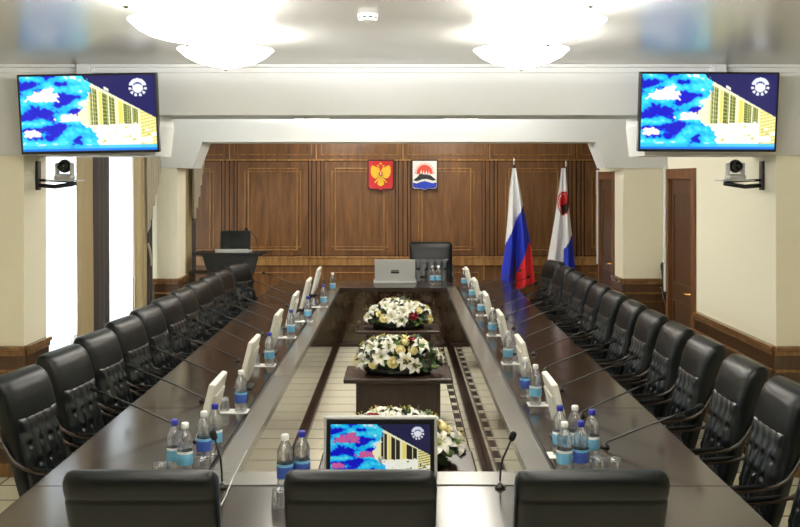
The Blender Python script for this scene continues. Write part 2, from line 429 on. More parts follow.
# ------------------------------------------------------------------ curtains
def curtain(name, y0, y1, m, label, cat, x=-2.95, amp=.035, lam=.16, z0=.03, z1=2.52, bottom=None, group=None):
    nu = max(12, int((y1-y0)/lam*10))
    ph = random.random()*6
    def fn(u, v):
        y = y0+u*(y1-y0); zb = bottom(u) if bottom else z0
        a = amp*(.75+.35*math.sin(y*5.1+ph))
        return (x+a*math.sin(2*PI*(y/lam+.12*math.sin(y*9+ph)+.05*v))+.004*math.sin(v*5), y, zb+(z1-zb)*v)
    mb = MB().grid(fn, nu, 14)
    o = mb.build(name, m); 
    if m != 'sheer':
        md = o.modifiers.new('thickness', 'SOLIDIFY'); md.thickness = .004
    return tag(o, label, cat, group)
curtain('sheer_curtain', 7.42, 8.74, 'sheer', 'bright white sheer curtain over the window nearest the camera', 'curtain', -3.03, .03, .1)
curtain('sheer_curtain', 9.60, 10.72, 'sheer', 'bright white sheer curtain between the dark drape and the swag', 'curtain', -3.03, .03, .1)
curtain('window_drape', 8.66, 9.06, 'drape', 'beige satin drape at the far side of the nearest window', 'curtain', -2.93, .035, .13)
curtain('window_drape', 9.08, 9.60, 'drape_d', 'dark taupe drape hanging between the two left windows', 'curtain', -2.93, .04, .15)
curtain('window_drape', 10.62, 10.93, 'drape', 'beige satin drape beside the second sheer, left of the swag', 'curtain', -2.95, .035, .13)
dk = curtain('window_drape', 10.98, 11.42, 'drape_d', 'dark drape with pale tieback under the swag beside the pier', 'curtain', -2.985, .03, .14)
MB().tube([(-2.945, 11.10, 1.38), (-2.93, 11.13, 1.30), (-2.925, 11.16, 1.2), (-2.93, 11.18, 1.12)], .02, 8, 0, None, (.03, .012)).build('tieback', 'swag', dk)['label'] = 'pale curtain tieback'
curtain('curtain_swag', 10.90, 11.44, 'swag', 'grey beige cascading swag beside the pale pier on the left', 'curtain swag', -2.91, .025, .09, 0, 2.55,
        lambda u: 1.50+.75*u**1.3+.035*math.sin(u*30))
curtain('window_drape', 12.4, 13.2, 'drape', 'beige drape in the far left corner behind the lectern', 'curtain', -2.93, .035, .14)
curtain('window_drape', 13.22, 13.6, 'drape_d', 'dark drape in the far left corner against the panelled wall', 'curtain', -2.95, .03, .14)
curtain('curtain_swag', 13.0, 13.72, 'swag', 'grey beige swag in the far left corner above the lectern', 'curtain swag', -2.84, .03, .11, 0, 2.55,
        lambda u: 1.55+.85*u**1.2+.035*math.sin(u*34))

# ------------------------------------------------------------------ ceiling lamps
def lamp_proto():
    t = thing('dish_lamp', 'x', 'ceiling lamp', (0, 0, ZC))
    DZ = .018
    pr = [(.01, -.205), (.09, -.198), (.17, -.176), (.225, -.148), (.262, -.115), (.27, -.108), (.262, -.108), (.22, -.14), (.165, -.168), (.09, -.188), (.01, -.195)]
    MB().lathe([(a, b+DZ) for a, b in pr], 32).build('dish', 'dish', t)
    MB().lathe([(.06, -.002), (.06, -.012), (.02, -.02), (.012, -.03), (.008, -.205), (.011, -.194), (.011, -.202), (.005, -.208)], 16).build('stem', 'chrome', t)
    return t
lp = None
LAMPS = []
for sx, X in (('left', -.985), ('right', .685)):
    for Y, w in ((5.37, 'nearest the white beam'), (4.40, 'second from the white beam'), (3.41, 'third from the white beam'), (2.42, 'fourth from the white beam'), (1.4, 'fifth from the white beam'),
                 (7.85, 'just past the first beam'), (8.9, 'second past the first beam'), (9.9, 'third past the first beam'), (10.6, 'just before the second beam'),
                 (12.6, 'just past the second beam'), (13.5, 'nearest the panelled wall')):
        lab = 'glowing white dish lamp in the %s row, %s' % (sx, w)
        if lp is None: lp = lamp_proto(); lp.location = (X, Y, ZC); lp['label'] = lab; lp['group'] = 'dish lamps in two ceiling rows'; o = lp
        else: o = dup(lp, (X, Y, ZC), 0, lab)
        LAMPS.append((o, Y))
ld = bpy.data.lights.new('dish_bulb', 'POINT'); ld.energy = 37; ld.color = (1, .99, .975); ld.shadow_soft_size = .06
for o, Y in LAMPS:
    b = bpy.data.objects.new('dish_bulb', ld); C.objects.link(b); b.parent = o; b.location = (.05, 0, -.075)
# smoke detector
t = thing('smoke_detector', 'small white slotted detector on the ceiling between the lamp rows', 'smoke detector', (-.16, 4.72, ZC))
MB().lathe([(.05, -.001), (.05, -.018), (.046, -.032), (.03, -.036), (.002, -.037)], 20).build('housing', 'white', t)
s = MB()
for i in range(10):
    a = i*PI/5
    s.box(.044, .0505, -.008, .008, -.024, -.018, 0, 0, Matrix.Rotation(a, 4, 'Z'))
s.build('vent_slot', 'black', t)

# ------------------------------------------------------------------ screen pictures
def ss(a, b, x):
    t = max(0, min(1, (x-a)/(b-a))); return t*t*(3-2*t)
def mixc(a, b, t): return tuple(x+(y-x)*t for x, y in zip(a, b))
def picture(u, v, asp=1.777, style=0):       # v = 0 at the top
    col = (16, 16, 92)
    # snow covered spruce
    n1 = noise.noise((u*12, v*11, 3.1)); n2 = noise.noise((u*34, v*26, 9.7)); n3 = noise.noise((u*5, v*8, 21))
    edge = .46+.06*math.sin(v*9)+.05*n2+.06*v
    # building: facade receding to the right
    top = .03+(u-.46)/.5*.50
    ylog = [(.90, .15)]
    if u > edge-.06:
        if v > top and u > .42:
            col = (250, 248, 206)
            d = (u-.46)/.5
            bot = .66-.02*d
            rel = (v-top)/max(.05, bot-top)
            if v > bot+.02*n2: col = mixc((255, 255, 240), (255, 250, 190), max(0, n2*1.5))
            elif rel > .1 and .08 < d < .82:
                cx = math.sqrt(d)*13
                fr = cx-math.floor(cx)
                big = int(math.floor(cx)) % 3
                if big != 0 and fr > .12:
                    col = (96, 110, 52) if (rel*9) % 1 > .25 else (176, 178, 96)
                    if (cx*4) % 1 < .25: col = (190, 188, 110)
                elif fr > .4 and big == 0: col = (250, 226, 110)
            if d > .84: col = (248, 238, 160) if (v*22+u*9) % 1 > .3 else (214, 200, 110)
        if .68 < v < .9 and n2 > .36: col = (214, 206, 120)
        if v > .72 and n1 > .1: col = (255, 255, 255)
        if u > .62 and abs(v-(top-.03)) < .02 and u < .66: col = (240, 240, 230)
    if u < edge:
        m1 = noise.noise((u*7+4, v*9, 5.3)); q = m1*.9+n2*.28+n3*.45+.12*math.sin(v*21+u*4)
        if q > .50: col = (226, 240, 255)
        elif q > -.06: col = mixc((0, 180, 250), (70, 226, 255), ss(-.06, .4, q))
        elif q > -.13: col = (0, 96, 240)
        else: col = (8, 8, 205)
        for (cu, cv, ru, rv) in ((.17, .27, .13, .075), (.37, .55, .12, .06), (.07, .76, .07, .06), (.22, .24, .06, .1)):
            e = ((u-cu)/ru)**2+((v-cv-.25*(u-cu)**2/ru)/rv)**2+n2*.9+n1*.3
            if e < .8: col = (255, 238, 246) if style == 0 else (214, 96, 160)
            elif e < 1 and style: col = (120, 70, 200)
    if style and u >= edge and v < .92:
        l = sum(col)/765.0
        if v <= top or u <= .42: col = (34, 34, 74)
        elif l < .72: col = (46, 40, 26)
    if v > .92: col = mixc(col, (40, 190, 250), .8)
    if v > .965: col = (20, 120, 235)
    # round badge
    cu, cv, R = .875, .165, .115
    dx, dy = (u-cu)*asp, v-cv
    r = math.hypot(dx, dy); a = math.atan2(dy, dx)
    if r < R*.62 and dy > -R*.35: col = (245, 247, 255)
    if R*.72 < r < R*1.05:
        if dy < -R*.3: col = (235, 240, 252)
        elif math.sin(a*11) > -.2: col = (238, 242, 255)
    if R*.42 < r < R*.6 and dy < -R*.2: col = (60, 80, 150)
    if R*.62 < r < R*.78 and dy < -R*.2: col = (235, 240, 252)
    return col
def screen_mesh(name, w, h, m, parent, M, style=0, nx=200, ny=112):
    me = bpy.data.meshes.new(name)
    vs = [M @ Vector(((i/nx-.5)*w, 0, (.5-j/ny)*h)) for j in range(ny+1) for i in range(nx+1)]
    fs = [(j*(nx+1)+i, (j+1)*(nx+1)+i, (j+1)*(nx+1)+i+1, j*(nx+1)+i+1) for j in range(ny) for i in range(nx)]
    me.from_pydata(vs, [], fs)
    ca = me.color_attributes.new('picture', 'FLOAT_COLOR', 'POINT')
    buf = []
    for j in range(ny+1):
        for i in range(nx+1): buf += [*lin(picture(i/nx, j/ny, w/h, style)), 1]
    ca.data.foreach_set('color', buf)
    me.materials.append(M_[m])
    o = bpy.data.objects.new(name, me); C.objects.link(o); o.parent = parent
    return o
def television(cx, cz, Y, roll, label, ductx):
    t = thing('television', label, 'television', (cx, Y, cz))
    t.rotation_euler = (math.radians(-6.0), math.radians(roll), 0) if False else (0, 0, 0)
    R = Matrix.Rotation(math.radians(roll), 4, 'Y') @ Matrix.Rotation(math.radians(6.5), 4, 'X')
    W, H = .965, .553
    MB().box(-W/2, W/2, -.012, .035, -H/2, H/2, .006, 0, R).box(-W/2+.12, W/2-.12, .035, .07, -H/2+.06, H/2-.08, .01, 0, R).build('housing', 'black', t)
    screen_mesh('screen', W-.032, H-.034, 'screen', t, R @ Matrix.Translation((0, -.0135, .002)))
    b = MB().box(-.11, .11, .07, .085, -.12, .12, .003, 0, R)
    b.box(-.04, .04, .06, 6.79-Y, -.03, .05, .004).box(-.12, .12, 6.79-Y-.012, 6.79-Y, -.15, .15, .003)
    b.build('wall_mount', 'blackm', t)
    return t
YT = 6.60
tl = television((89-400)*YT/F, HC-(113.6-180)*YT/F, YT, -1.0, 'wall-mounted television at the upper left above the windows', 0)
tr = television((708-400)*YT/F, HC-(112-180)*YT/F, YT, .2, 'wall-mounted television at the upper right above the door', 0)
for k, u in enumerate((85.5, 717.5)):
    x = (u-400)*6.78/F
    struct(MB().box(x-.05, x+.05, 6.725, 6.80, 2.60, ZC-.001, .008), 'trim_%d' % (9+k), 'beam')

# conference cameras on wall brackets
def ptz(X, sx, label):
    t = thing('wall_bracket', label[0], 'camera bracket', (X, 7.06, 2.0))
    MB().box(min(0, sx*.022), max(0, sx*.022), -.03, .03, .05, .265, .004).build('wall_plate', 'blackm', t)
    a = MB().tube([(sx*.015, 0, .085), (sx*.14, -.01, .075), (sx*.30, -.02, .10)], .016).tube([(sx*.015, 0, .125), (sx*.15, 0, .118), (sx*.28, -.02, .112)], .009)
    a.build('bracket_arm', 'blackm', t)
    MB().box(min(sx*.10, sx*.335), max(sx*.10, sx*.335), -.10, .08, .117, .127, .003).build('shelf', 'silver', t)
    c = thing('conference_camera', label[1], 'video camera', (X+sx*.215, 7.04, 2.1275))
    MB().box(-.062, .062, -.06, .06, 0, .035, .012, 0, None, 3).build('base', 'silver', c)
    y = MB()
    y.box(-.064, -.046, -.028, .035, .03, .125, .008).box(.046, .064, -.028, .035, .03, .125, .008).box(-.064, .064, -.02, .03, .03, .042, .005)
    y.build('yoke', 'silver', c)
    h = MB().ell((0, 0, .10), (.047, .05, .05), 20, 12).lathe([(.034, 0), (.034, .03), (.03, .034)], 20, (0, 0, 0), 0, Matrix.Translation((0, -.03, .10)) @ Matrix.Rotation(PI/2, 4, 'X'))
    hd = h.build('camera_head', 'black', c)
    MB().lathe([(.0015, .002), (.012, .006), (.022, .0)], 16, (0, 0, 0), 0, Matrix.Translation((0, -.064, .10)) @ Matrix.Rotation(PI/2, 4, 'X')).build('lens', 'dark_screen', hd)
    return t
ptz(-XW, 1, ('black wall bracket with silver shelf under the left television', 'silver and black swivel camera on the shelf under the left television'))
ptz(XW, -1, ('black wall bracket with silver shelf under the right television', 'silver and black swivel camera on the shelf under the right television'))

# ------------------------------------------------------------------ conference table
CX = -.085
TX0, TX1, TY0, TY1 = CX-1.565, CX+1.565, 3.68, 13.02
IX0, IX1, IY0, IY1 = CX-.685, CX+.685, 4.48, 12.12
SW, SF, G = .12, .19, .022
tb = thing('conference_table', 'long dark lacquered ring-shaped conference table filling the room', 'conference table', (0, 0, 0))
def top(x0, x1, y0, y1): MB().box(x0, x1, y0, y1, TZ-.05, TZ, .004).build('tabletop', 'table', tb)
yf = IY0-SF-G; yr = IY1+SW+G; xl = IX0-SW-G; xr = IX1+SW+G
top(TX0, TX1, TY0, yf); top(TX0, TX1, yr, TY1)
seams = [yf+.002, 5.73, 8.2, 10.6, yr-.002]
for a, b in zip(seams[:-1], seams[1:]):
    top(TX0, xl, a, b-.002); top(xr, TX1, a, b-.002)
MB().box(xl, xr, yf, IY0-.03, TZ-.048, TZ-.018).box(xl, xr, IY1+.03, yr, TZ-.048, TZ-.018).box(xl, IX0-.03, yf, yr, TZ-.048, TZ-.018).box(IX1+.03, xr, yf, yr, TZ-.048, TZ-.018).build('cable_groove', 'groove', tb)
for x0, x1, y0, y1 in ((xl+G, xr-G, IY0-SF, IY0), (xl+G, xr-G, IY1, IY1+SW), (xl+G, IX0, IY0+.001, IY1-.001), (IX1, xr-G, IY0+.001, IY1-.001)):
    MB().box(x0, x1, y0, y1, TZ-.05, TZ+.001, .003).build('rim_strip', 'table' if y0 > 11 else 'rim', tb)
FZ = TZ-.052
for x0, x1, y0, y1 in ((IX0-.06, IX0-.03, IY0-.02, IY1+.02), (IX1+.03, IX1+.06, IY0-.02, IY1+.02), (IX0-.06, IX1+.06, IY1+.022, IY1+.05), (IX0-.06, IX1+.06, IY0-.05, IY0-.022)):
    MB().box(x0, x1, y0, y1, .0, FZ, .002).build('inner_panel', 'fascia', tb)
for x0, x1, y0, y1 in ((IX0-.03, IX0+.012, IY0, IY1), (IX1-.012, IX1+.03, IY0, IY1), (IX0+.012, IX1-.012, IY1-.03, IY1+.02)):
    MB().box(x0, x1, y0, y1, 0, .05, .004).build('plinth', 'pedw', tb)

# ------------------------------------------------------------------ armchairs
def rr_ring(w, t, n=28, p=4.0):
    out = []
    for i in range(n):
        a = 2*PI*i/n; c, s = math.cos(a), math.sin(a)
        out.append((math.copysign(abs(c)**(2/p), c)*w/2, math.copysign(abs(s)**(2/p), s)*t/2))
    return out
def back_center(z):                          # y of the back's middle line
    k = (z-.42)/.67
    return -.20-.13*k-.065*k*k
def make_chair(label):
    t = thing('executive_chair', label, 'armchair')
    # back shell with the rolled headrest
    prof = [(.40, .40, .05), (.42, .46, .075), (.50, .50, .085), (.62, .525, .088), (.74, .535, .09), (.80, .54, .098), (.86, .544, .118), (.92, .546, .136), (.965, .547, .143),
            (.978, .545, .140), (.985, .538, .128), (.992, .545, .142), (1.02, .547, .146), (1.05, .545, .136), (1.07, .536, .112), (1.083, .52, .078), (1.09, .49, .03)]
    rings = []
    for z, w, th in prof:
        y = back_center(z)+(.012 if z > .82 else 0)
        if .97 < z < 1.0:                                                # the welt runs over the back only
            ww, tt = (.547, .145)
            rings.append([(x*(ww if yy > 0 else w)/w, y+yy*(tt if yy > 0 else th)/th, z+.06*(-yy)) for x, yy in rr_ring(w, th, 32, 5)])
        else: rings.append([(x, y+yy, z+.06*(-yy)*(1 if z > .9 else .4)) for x, yy in rr_ring(w, th, 32, 5 if z < 1.06 else 4)])
    bk = MB().loft(rings); bk.build('backrest', 'leather', t)
    # tufted cushion on the front of the back
    def cush(u, v):
        z = .46+.43*v; x = (u-.5)*.455*(1+.04*v)
        e = min(u*1.1, (1-u)*1.1, v*.9, (1-v)*.9)
        puff = min(1, max(0, e)/.10)**.7; fade = min(1, max(0, e)/.2)
        ph = .25*math.sin(v*9+1)+.18*math.sin(v*17)
        ch = abs(math.sin(PI*(5*u)+ph))**.45
        h = .002+.016*puff+.017*fade*ch
        for vv, n, off in ((.18, 4, .125), (.43, 5, 0), (.66, 4, .125)):
            for k in range(n):
                uu = off+k/4.0
                d = ((u-uu)/.035)**2+((v-vv)/.03)**2
                h -= .02*math.exp(-d)*fade**.5
                h += .007*math.exp(-((u-uu)/.07)**2-((v-vv-.07)/.05)**2)
        if e <= 0: h = -.01
        zz = z
        yy = back_center(z)+.043+h+(.02*ss(.80, .89, z))
        return (x, yy, zz)
    MB().grid(cush, 50, 40).build('tufted_cushion', 'leather_lit', t)
    # seat
    st = []
    for z, w, d in ((.375, .44, .42), (.385, .49, .47), (.41, .505, .49), (.445, .505, .49), (.467, .48, .465), (.476, .42, .40)):
        st.append([(x, .03+y, z) for x, y in rr_ring(w, d, 28, 5)])
    MB().loft(st).build('seat', 'leather', t)
    for sx in (-1, 1):
        pth = [(-.375, .80), (-.345, .80), (-.315, .765), (-.285, .715), (-.25, .672), (-.2, .642), (-.13, .626), (-.04, .618), (.04, .614), (.12, .610), (.19, .600), (.24, .573), (.262, .53), (.25, .475), (.2, .43), (.12, .405), (.04, .392)]
        a = MB().tube([(sx*(.276+.0*y), y, z) for y, z in pth], .02, 8, 0, None, (.015, .009))
        ar = a.build('armrest', 'armw', t)
        pd = [(-.16, .65), (-.11, .64), (-.04, .634), (.04, .630), (.10, .627)]
        MB().tube([(sx*.276, y, z) for y, z in pd], [.008, .013, .014, .013, .007], 8, 0, None, None).build('arm_pad', 'leather', ar)
    for sx in (-1, 1):
        for sy in (-1, 1):
            MB().tube([(sx*.19, .03+sy*.17, .385), (sx*.215, .03+sy*.19, .2), (sx*.235, .03+sy*.215, 0)], [.026, .022, .017], 8).build('leg', 'armw', t)
    return t
KX, ZR = 1.96, -.34
SS = (.84, 1, 1)
GL, GR, GF = 'armchairs along the left side of the table', 'armchairs along the right side of the table', 'armchairs along the near end of the table'
LY = [q*1.036 for q in (5.17, 5.82, 6.44, 7.07, 7.68, 8.29, 8.9, 9.51, 10.12, 10.72, 11.62)]
RY = [q*1.015 for q in (4.40, 5.02, 5.65, 6.33, 6.96, 7.58, 8.2, 8.87, 9.5, 10.13, 10.75, 11.4, 12.15)]
proto = make_chair('black tufted leather armchair, nearest in the row left of the table')
def seat_at(o, loc, rz): o.location = loc; o.rotation_euler = (0, 0, rz)
for i, y in enumerate(LY):
    yaw = math.radians([8, 8, 7, 7, 6, 7, 6, 8, 6, 9, 22][i])
    n = len(LY)
    w = 'farthest' if i == n-1 else ORD[i]
    lab = 'black tufted leather armchair, %s in the row left of the table' % w
    loc = (-1.70, y-.28, 0); rz = -PI/2-yaw
    if i == 10: loc = (-1.68, 11.62, 0)
    if i == 0: seat_at(proto, loc, rz); proto['label'] = lab; proto['group'] = GL; proto.scale = SS
    else: dup(proto, loc, rz, lab, GL, SS)
for i, y in enumerate(RY):
    yaw = math.radians([0, 0, 0, 1, 0, 1, 1, 2, 1, 2, 2, 4, 14][i])
    w = 'farthest' if i == len(RY)-1 else ('nearest' if i == 0 else ORD[i])
    lab = 'black tufted leather armchair, %s in the row right of the table' % w
    dup(proto, (KX+ZR, y-.27, 0), PI/2+yaw, lab, GR, SS)
for u, w in ((138, 'left of the three with backs to the camera'), (360, 'middle of the three with backs to the camera'), (594, 'right of the three with backs to the camera')):
    Y = 3.36
    dup(proto, ((u-400)*Y/F, Y+.41, 0), 0, 'black leather armchair, '+w, GF)
pc = dup(proto, ((431.5-400)*13.5/F, 13.30, 0), PI, 'large black leather armchair at the far head of the table', None)
del pc['group']; pc.scale = (1.12, 1.12, 1.13)
sc_ = dup(proto, (3.42, 10.95, 0), PI+.1, 'black armchair standing in the right niche behind the door', None); del sc_['group']; sc_.scale = (1.02, 1.02, 1.05)

# ------------------------------------------------------------------ things on the table
# upright slim monitors facing the seats
def monitor_proto():
    t = thing('conference_monitor', 'x', 'monitor')
    R = Matrix.Rotation(math.radians(14), 4, 'Y')            # faces -X, leans back towards +X
    MB().box(-.016, .018, -.18, .18, .03, .335, .009, 0, R, 3).box(.018, .03, -.13, .13, .08, .27, .005, 0, R).build('housing', 'offwhite', t)
    MB().box(-.0185, -.0155, -.16, .16, .055, .315, 0, 0, R).build('screen', 'dark_screen', t)
    MB().box(-.05, .07, -.08, .08, 0, .010, .003).tube([(.015, 0, .01), (.02, 0, .06), (.03, 0, .12)], .018, 8, 0, None, (.04, .012)).build('stand', 'black', t)
    return t
mp = None
PLACE = ['nearest the camera', 'second from the camera', 'third from the camera', 'fourth from the camera', 'fifth from the camera', 'farthest from the camera']
for side, sg in (('left', -1), ('right', 1)):
    for i in range(6):
        y = 5.03+1.262*i
        lab = 'slim pale monitor on the %s table arm, %s' % (side, PLACE[i])
        loc = (CX+sg*.96, y+.02, TZ); rz = 0 if sg < 0 else PI
        if mp is None: mp = monitor_proto(); mp.location = loc; mp['label'] = lab; mp['group'] = 'slim monitors along the table'
        else: dup(mp, loc, rz, lab)

# goosenecks
def mic_proto(name, path, head):
    t = thing(name, 'x', 'microphone')
    MB().lathe([(.024, 0), (.024, .008), (.014, .014), (.007, .024)], 16).build('base', 'blackm', t)
    MB().tube(path, .005, 6).build('gooseneck', 'blackm', t)
    a, b = Vector(path[-2]), Vector(path[-1]); d = (b-a).normalized()
    q = d.to_track_quat('Z', 'Y').to_matrix().to_4x4()
    MB().lathe([(.004, 0), (.012, .004), (.015, .015), (.015, .035), (.010, .044), (.002, .046)], 12, (0, 0, 0), 0, Matrix.Translation(b) @ q).build('microphone_head', 'foam', t)
    return t
path = [(0, 0, .015), (-.01, 0, .028), (-.07, 0, .054), (-.2, 0, .108), (-.33, 0, .158), (-.46, .0, .206)]
mc = None
for side, sg, ys in (('left', -1, LY), ('right', 1, RY)):
    k = 0
    for i, yy in enumerate(ys):
        if side == 'right' and i == 0: continue
        y = yy-.27+(.14 if side == 'left' else .06)
        for q in range(6):
            m0 = 5.03+1.262*q
        lab = 'long black gooseneck microphone on the %s table arm, %s counting from the camera' % (side, ('farthest' if i == len(ys)-1 else ('nearest' if k == 0 else ORD[k])))
        k += 1
        loc = (CX+sg*1.14, y, TZ); rz = random.uniform(-.12, .05)*(-sg) if sg < 0 else PI+random.uniform(-.05, .12)
        if mc is None: mc = mic_proto('gooseneck_microphone', path, 0); seat_at(mc, loc, rz); mc['label'] = lab; mc['group'] = 'gooseneck microphones along the table sides'
        else: dup(mc, loc, rz, lab)
pv = [(0, 0, .03), (-.002, 0, .08), (-.006, 0, .13), (-.018, 0, .175), (-.03, .02, .21)]
fm = mic_proto('gooseneck_microphone', pv, 0); seat_at(fm, P(222, 488), .2); fm['label'] = 'black microphone upright at the near table end, left of the middle chair'
pv = [(0, 0, .03), (.002, 0, .08), (.012, 0, .13), (.03, 0, .17), (.05, .02, .205)]
fm = mic_proto('gooseneck_microphone', pv, 0); seat_at(fm, P(500, 488), 0); fm['label'] = 'black microphone upright at the near table end, right of the middle chair'
tag(MB().tube([P(247, 452)+Vector((0, 0, .006)), P(240, 466)+Vector((0, 0, .006)), P(233, 479)+Vector((0, 0, .006)), P(226, 497)+Vector((0, 0, .006)), P(212, 524)+Vector((0, 0, .006))], .003, 6).build('cable', 'silver'),
    'thin pale cable lying on the near left table corner', 'cable')

# water bottles, tumblers and napkins
def bottle_proto(cap, lab):
    t = thing('water_bottle', 'x', 'water bottle')
    MB().lathe([(.002, .004), (.03, .001), (.035, .008), (.036, .016), (.033, .024), (.036, .032), (.033, .042), (.036, .054), (.036, .125), (.032, .134), (.036, .143), (.033, .152), (.036, .162), (.034, .178), (.025, .2), (.015, .217), (.0135, .228)], 20).build('body', 'bottle', t)
    MB().lathe([(.0165, .222), (.0175, .226), (.0175, .243), (.015, .248), (.002, .2485)], 16).build('cap', cap, t)
    MB().lathe([(.0366, .058), (.0372, .060), (.0372, .108)], 20, (0, 0, 0), 0, None, False).lathe([(.0372, .108), (.0372, .118), (.0366, .120)], 20, (0, 0, 0), 1, None, False).build('label', [lab, 'labw' if lab == 'labb' else 'labb'], t)
    return t
bprot = {}
def bottle(u, v, cap, lb, label, v_is_base=True, group='water bottles on the table'):
    p = P(u, v)
    key = (cap, lb)
    if key not in bprot: o = bprot[key] = bottle_proto(cap, lb); o.location = p; o['label'] = label; o['group'] = group
    else: o = dup(bprot[key], p, random.random(), label)
    o.rotation_euler = (0, 0, random.random()*3)
    return o
tprot = None
def tumbler(u, v, label):
    global tprot
    p = P(u, v)
    if tprot is None:
        t = tprot = thing('glass_tumbler', label, 'drinking glass', p, 0, 'upturned tumblers on the table')
        MB().lathe([(.036, .001), (.037, .004), (.033, .07), (.030, .078), (.012, .08), (.002, .08), (.002, .074), (.026, .072), (.029, .066), (.0345, .004), (.036, .001)], 20, caps=False).build('bowl', 'glass', t)
        MB().lathe([(.031, .074), (.032, .077), (.028, .083), (.004, .083)], 20).build('thick_base', 'glass', t)
    else: dup(tprot, p, 0, label)
def napkin(u, v, label, w=.2, d=.16, rz=0):
    p = P(u, v)
    o = MB().box(-w/2, w/2, -d/2, d/2, .0, .0035, .001).build('paper_napkin', 'napkin'); o.location = p; o.rotation_euler = (0, 0, rz)
    tag(o, label, 'napkin', 'white napkins under glasses')
spots_l = [(241, 412, 'capw', 'labd'), (269.5, 366, 'capb', 'labb'), (291, 338, 'capb', 'labb'), (308, 322, 'capb', 'labb'), (323.5, 307.5, 'capb', 'labb'), (332.5, 293, 'capw', 'labb')]
nth = ['nearest monitor', 'second monitor', 'third monitor', 'fourth monitor', 'fifth monitor', 'farthest monitor']
for i, (u, v, c, l) in enumerate(spots_l):
    bottle(u, v, c, l, 'clear water bottle with %s cap standing just past the %s, left table arm' % ('white' if c == 'capw' else 'blue', nth[i]) if i < 5 else 'clear water bottle with white cap at the far end, left table arm')
    Y = P(u, v).y; k = Y/F
    if i < 5:
        tumbler(u-.105/k, v-1, 'upturned tumbler beside the bottle past the %s, left table arm' % nth[i])
        q = P(u, v)
        napkin(u-.055/k, v-.5, 'white napkin under glass and bottle past the %s, left table arm' % nth[i], .2, .11)
spots_r = [(535.5, 405, 'capw', 'labb'), (508, 364, 'capw', 'labb'), (492.5, 336, 'capw', 'labb'), (481, 316, 'capw', 'labb'), (472, 300, 'capw', 'labb'), (464, 287.5, 'capw', 'labb')]
for i, (u, v, c, l) in enumerate(spots_r):
    bottle(u, v, c, l, ('clear water bottle with white cap standing just past the %s, right table arm' % nth[i]) if i < 5 else 'clear water bottle with white cap at the far end, right table arm')
    Y = P(u, v).y; k = Y/F
    if i < 5:
        tumbler(u+.095/k, v-1, 'upturned tumbler beside the bottle past the %s, right table arm' % nth[i])
        napkin(u+.05/k, v-.5, 'white napkin under glass and bottle past the %s, right table arm' % nth[i], .2, .11)
bottle(525.5, 396.5, 'capw', 'labd', 'clear bottle with darker blue label behind the nearest right-arm pair')
bottle(560, 455, 'capb', 'labb', 'clear blue-capped bottle nearest the first right monitor, on a napkin')
napkin(560, 455.5, 'white napkin under the blue-capped bottle by the first right monitor', .12, .11)
bottle(564.5, 475, 'capw', 'labb', 'white-capped bottle at the front left of the near right cluster')
bottle(581, 474, 'capb', 'labd', 'blue-capped bottle at the front middle of the near right cluster')
bottle(592, 460, 'capb', 'labb', 'blue-capped bottle at the back right of the near right cluster')
bottle(575, 455, 'capw', 'labb', 'white-capped bottle at the back middle of the near right cluster')
tumbler(599, 475, 'upturned tumbler on the near right corner, left of the two'); tumbler(614, 475, 'upturned tumbler on the near right corner, right of the two')
bottle(174.5, 472, 'capb', 'labb', 'blue-capped bottle at the left of the near left cluster')
bottle(185, 476, 'capw', 'labb', 'white-capped bottle at the front of the near left cluster')
bottle(204, 462, 'capw', 'labd', 'white-capped bottle beside the microphone, right of the near left cluster')
bottle(215, 453, 'capb', 'labb', 'blue-capped bottle behind the near left cluster')
tumbler(201.5, 474, 'upturned tumbler in the near left bottle cluster'); tumbler(187, 461, 'upturned tumbler behind the near left bottle cluster')
tumbler(160, 480, 'upturned tumbler left of the near left bottle cluster')
bottle(285, 490, 'capw', 'labd', 'white-capped bottle behind the middle near chair, left of the framed monitor')
bottle(302, 486, 'capb', 'labd', 'blue-capped bottle close against the left edge of the framed monitor')
tumbler(280, 507, 'upturned tumbler behind the middle near chair'); 
bottle(432.5, 284.5, 'capw', 'labb', 'left of two bottles before the far leather armchair'); bottle(438.5, 284.5, 'capw', 'labb', 'right of two bottles before the far leather armchair')

# framed monitor standing at the near end
MY = 4.30
t = thing('desktop_monitor', 'silver-framed lit monitor at the near table end showing the building', 'monitor', ((380.3-400)*MY/F, MY, TZ+.004))
W, H0, H1 = .518, .0, .298
R = Matrix.Rotation(math.radians(-5), 4, 'X')
MB().box(-W/2, W/2, -.004, .03, H0, H1, .008, 0, R, 3).build('housing', 'silver', t)
MB().box(-W/2+.014, W/2-.014, -.008, 0, H0+.012, H1-.014, .002, 0, R).build('bezel', 'black', t)
screen_mesh('screen', .452, .240, 'screen_s', t, R @ Matrix.Translation((.0, -.0095, H1-.036-.12)), 1, 170, 96)
MB().box(-.14, .14, -.05, .10, 0, .012, .004).tube([(0, .045, .01), (0, .05, .08), (0, .03, .13)], .02, 8, 0, None, (.05, .014)).build('stand', 'silver', t)

# laptop at the far head, lid seen from behind
LYY = 12.62
t = thing('silver_laptop', 'open silver laptop at the far head of the table, lid towards camera', 'laptop', ((395-400)*LYY/F, LYY, TZ+.0012))
MB().box(-.285, .285, -.03, .34, 0, .03, .006).build('keyboard_base', 'silver', t)
R = Matrix.Rotation(math.radians(4), 4, 'X')
ld_ = MB().box(-.268, .268, -.012, .006, .025, .32, .005, 0, R).build('lid', 'silver', t)
MB().box(-.055, .055, -.0135, -.011, .135, .165, 0, 0, R).box(-.05, .05, -.0135, -.011, .172, .184, 0, 0, R).build('lid_logo', 'black', ld_)

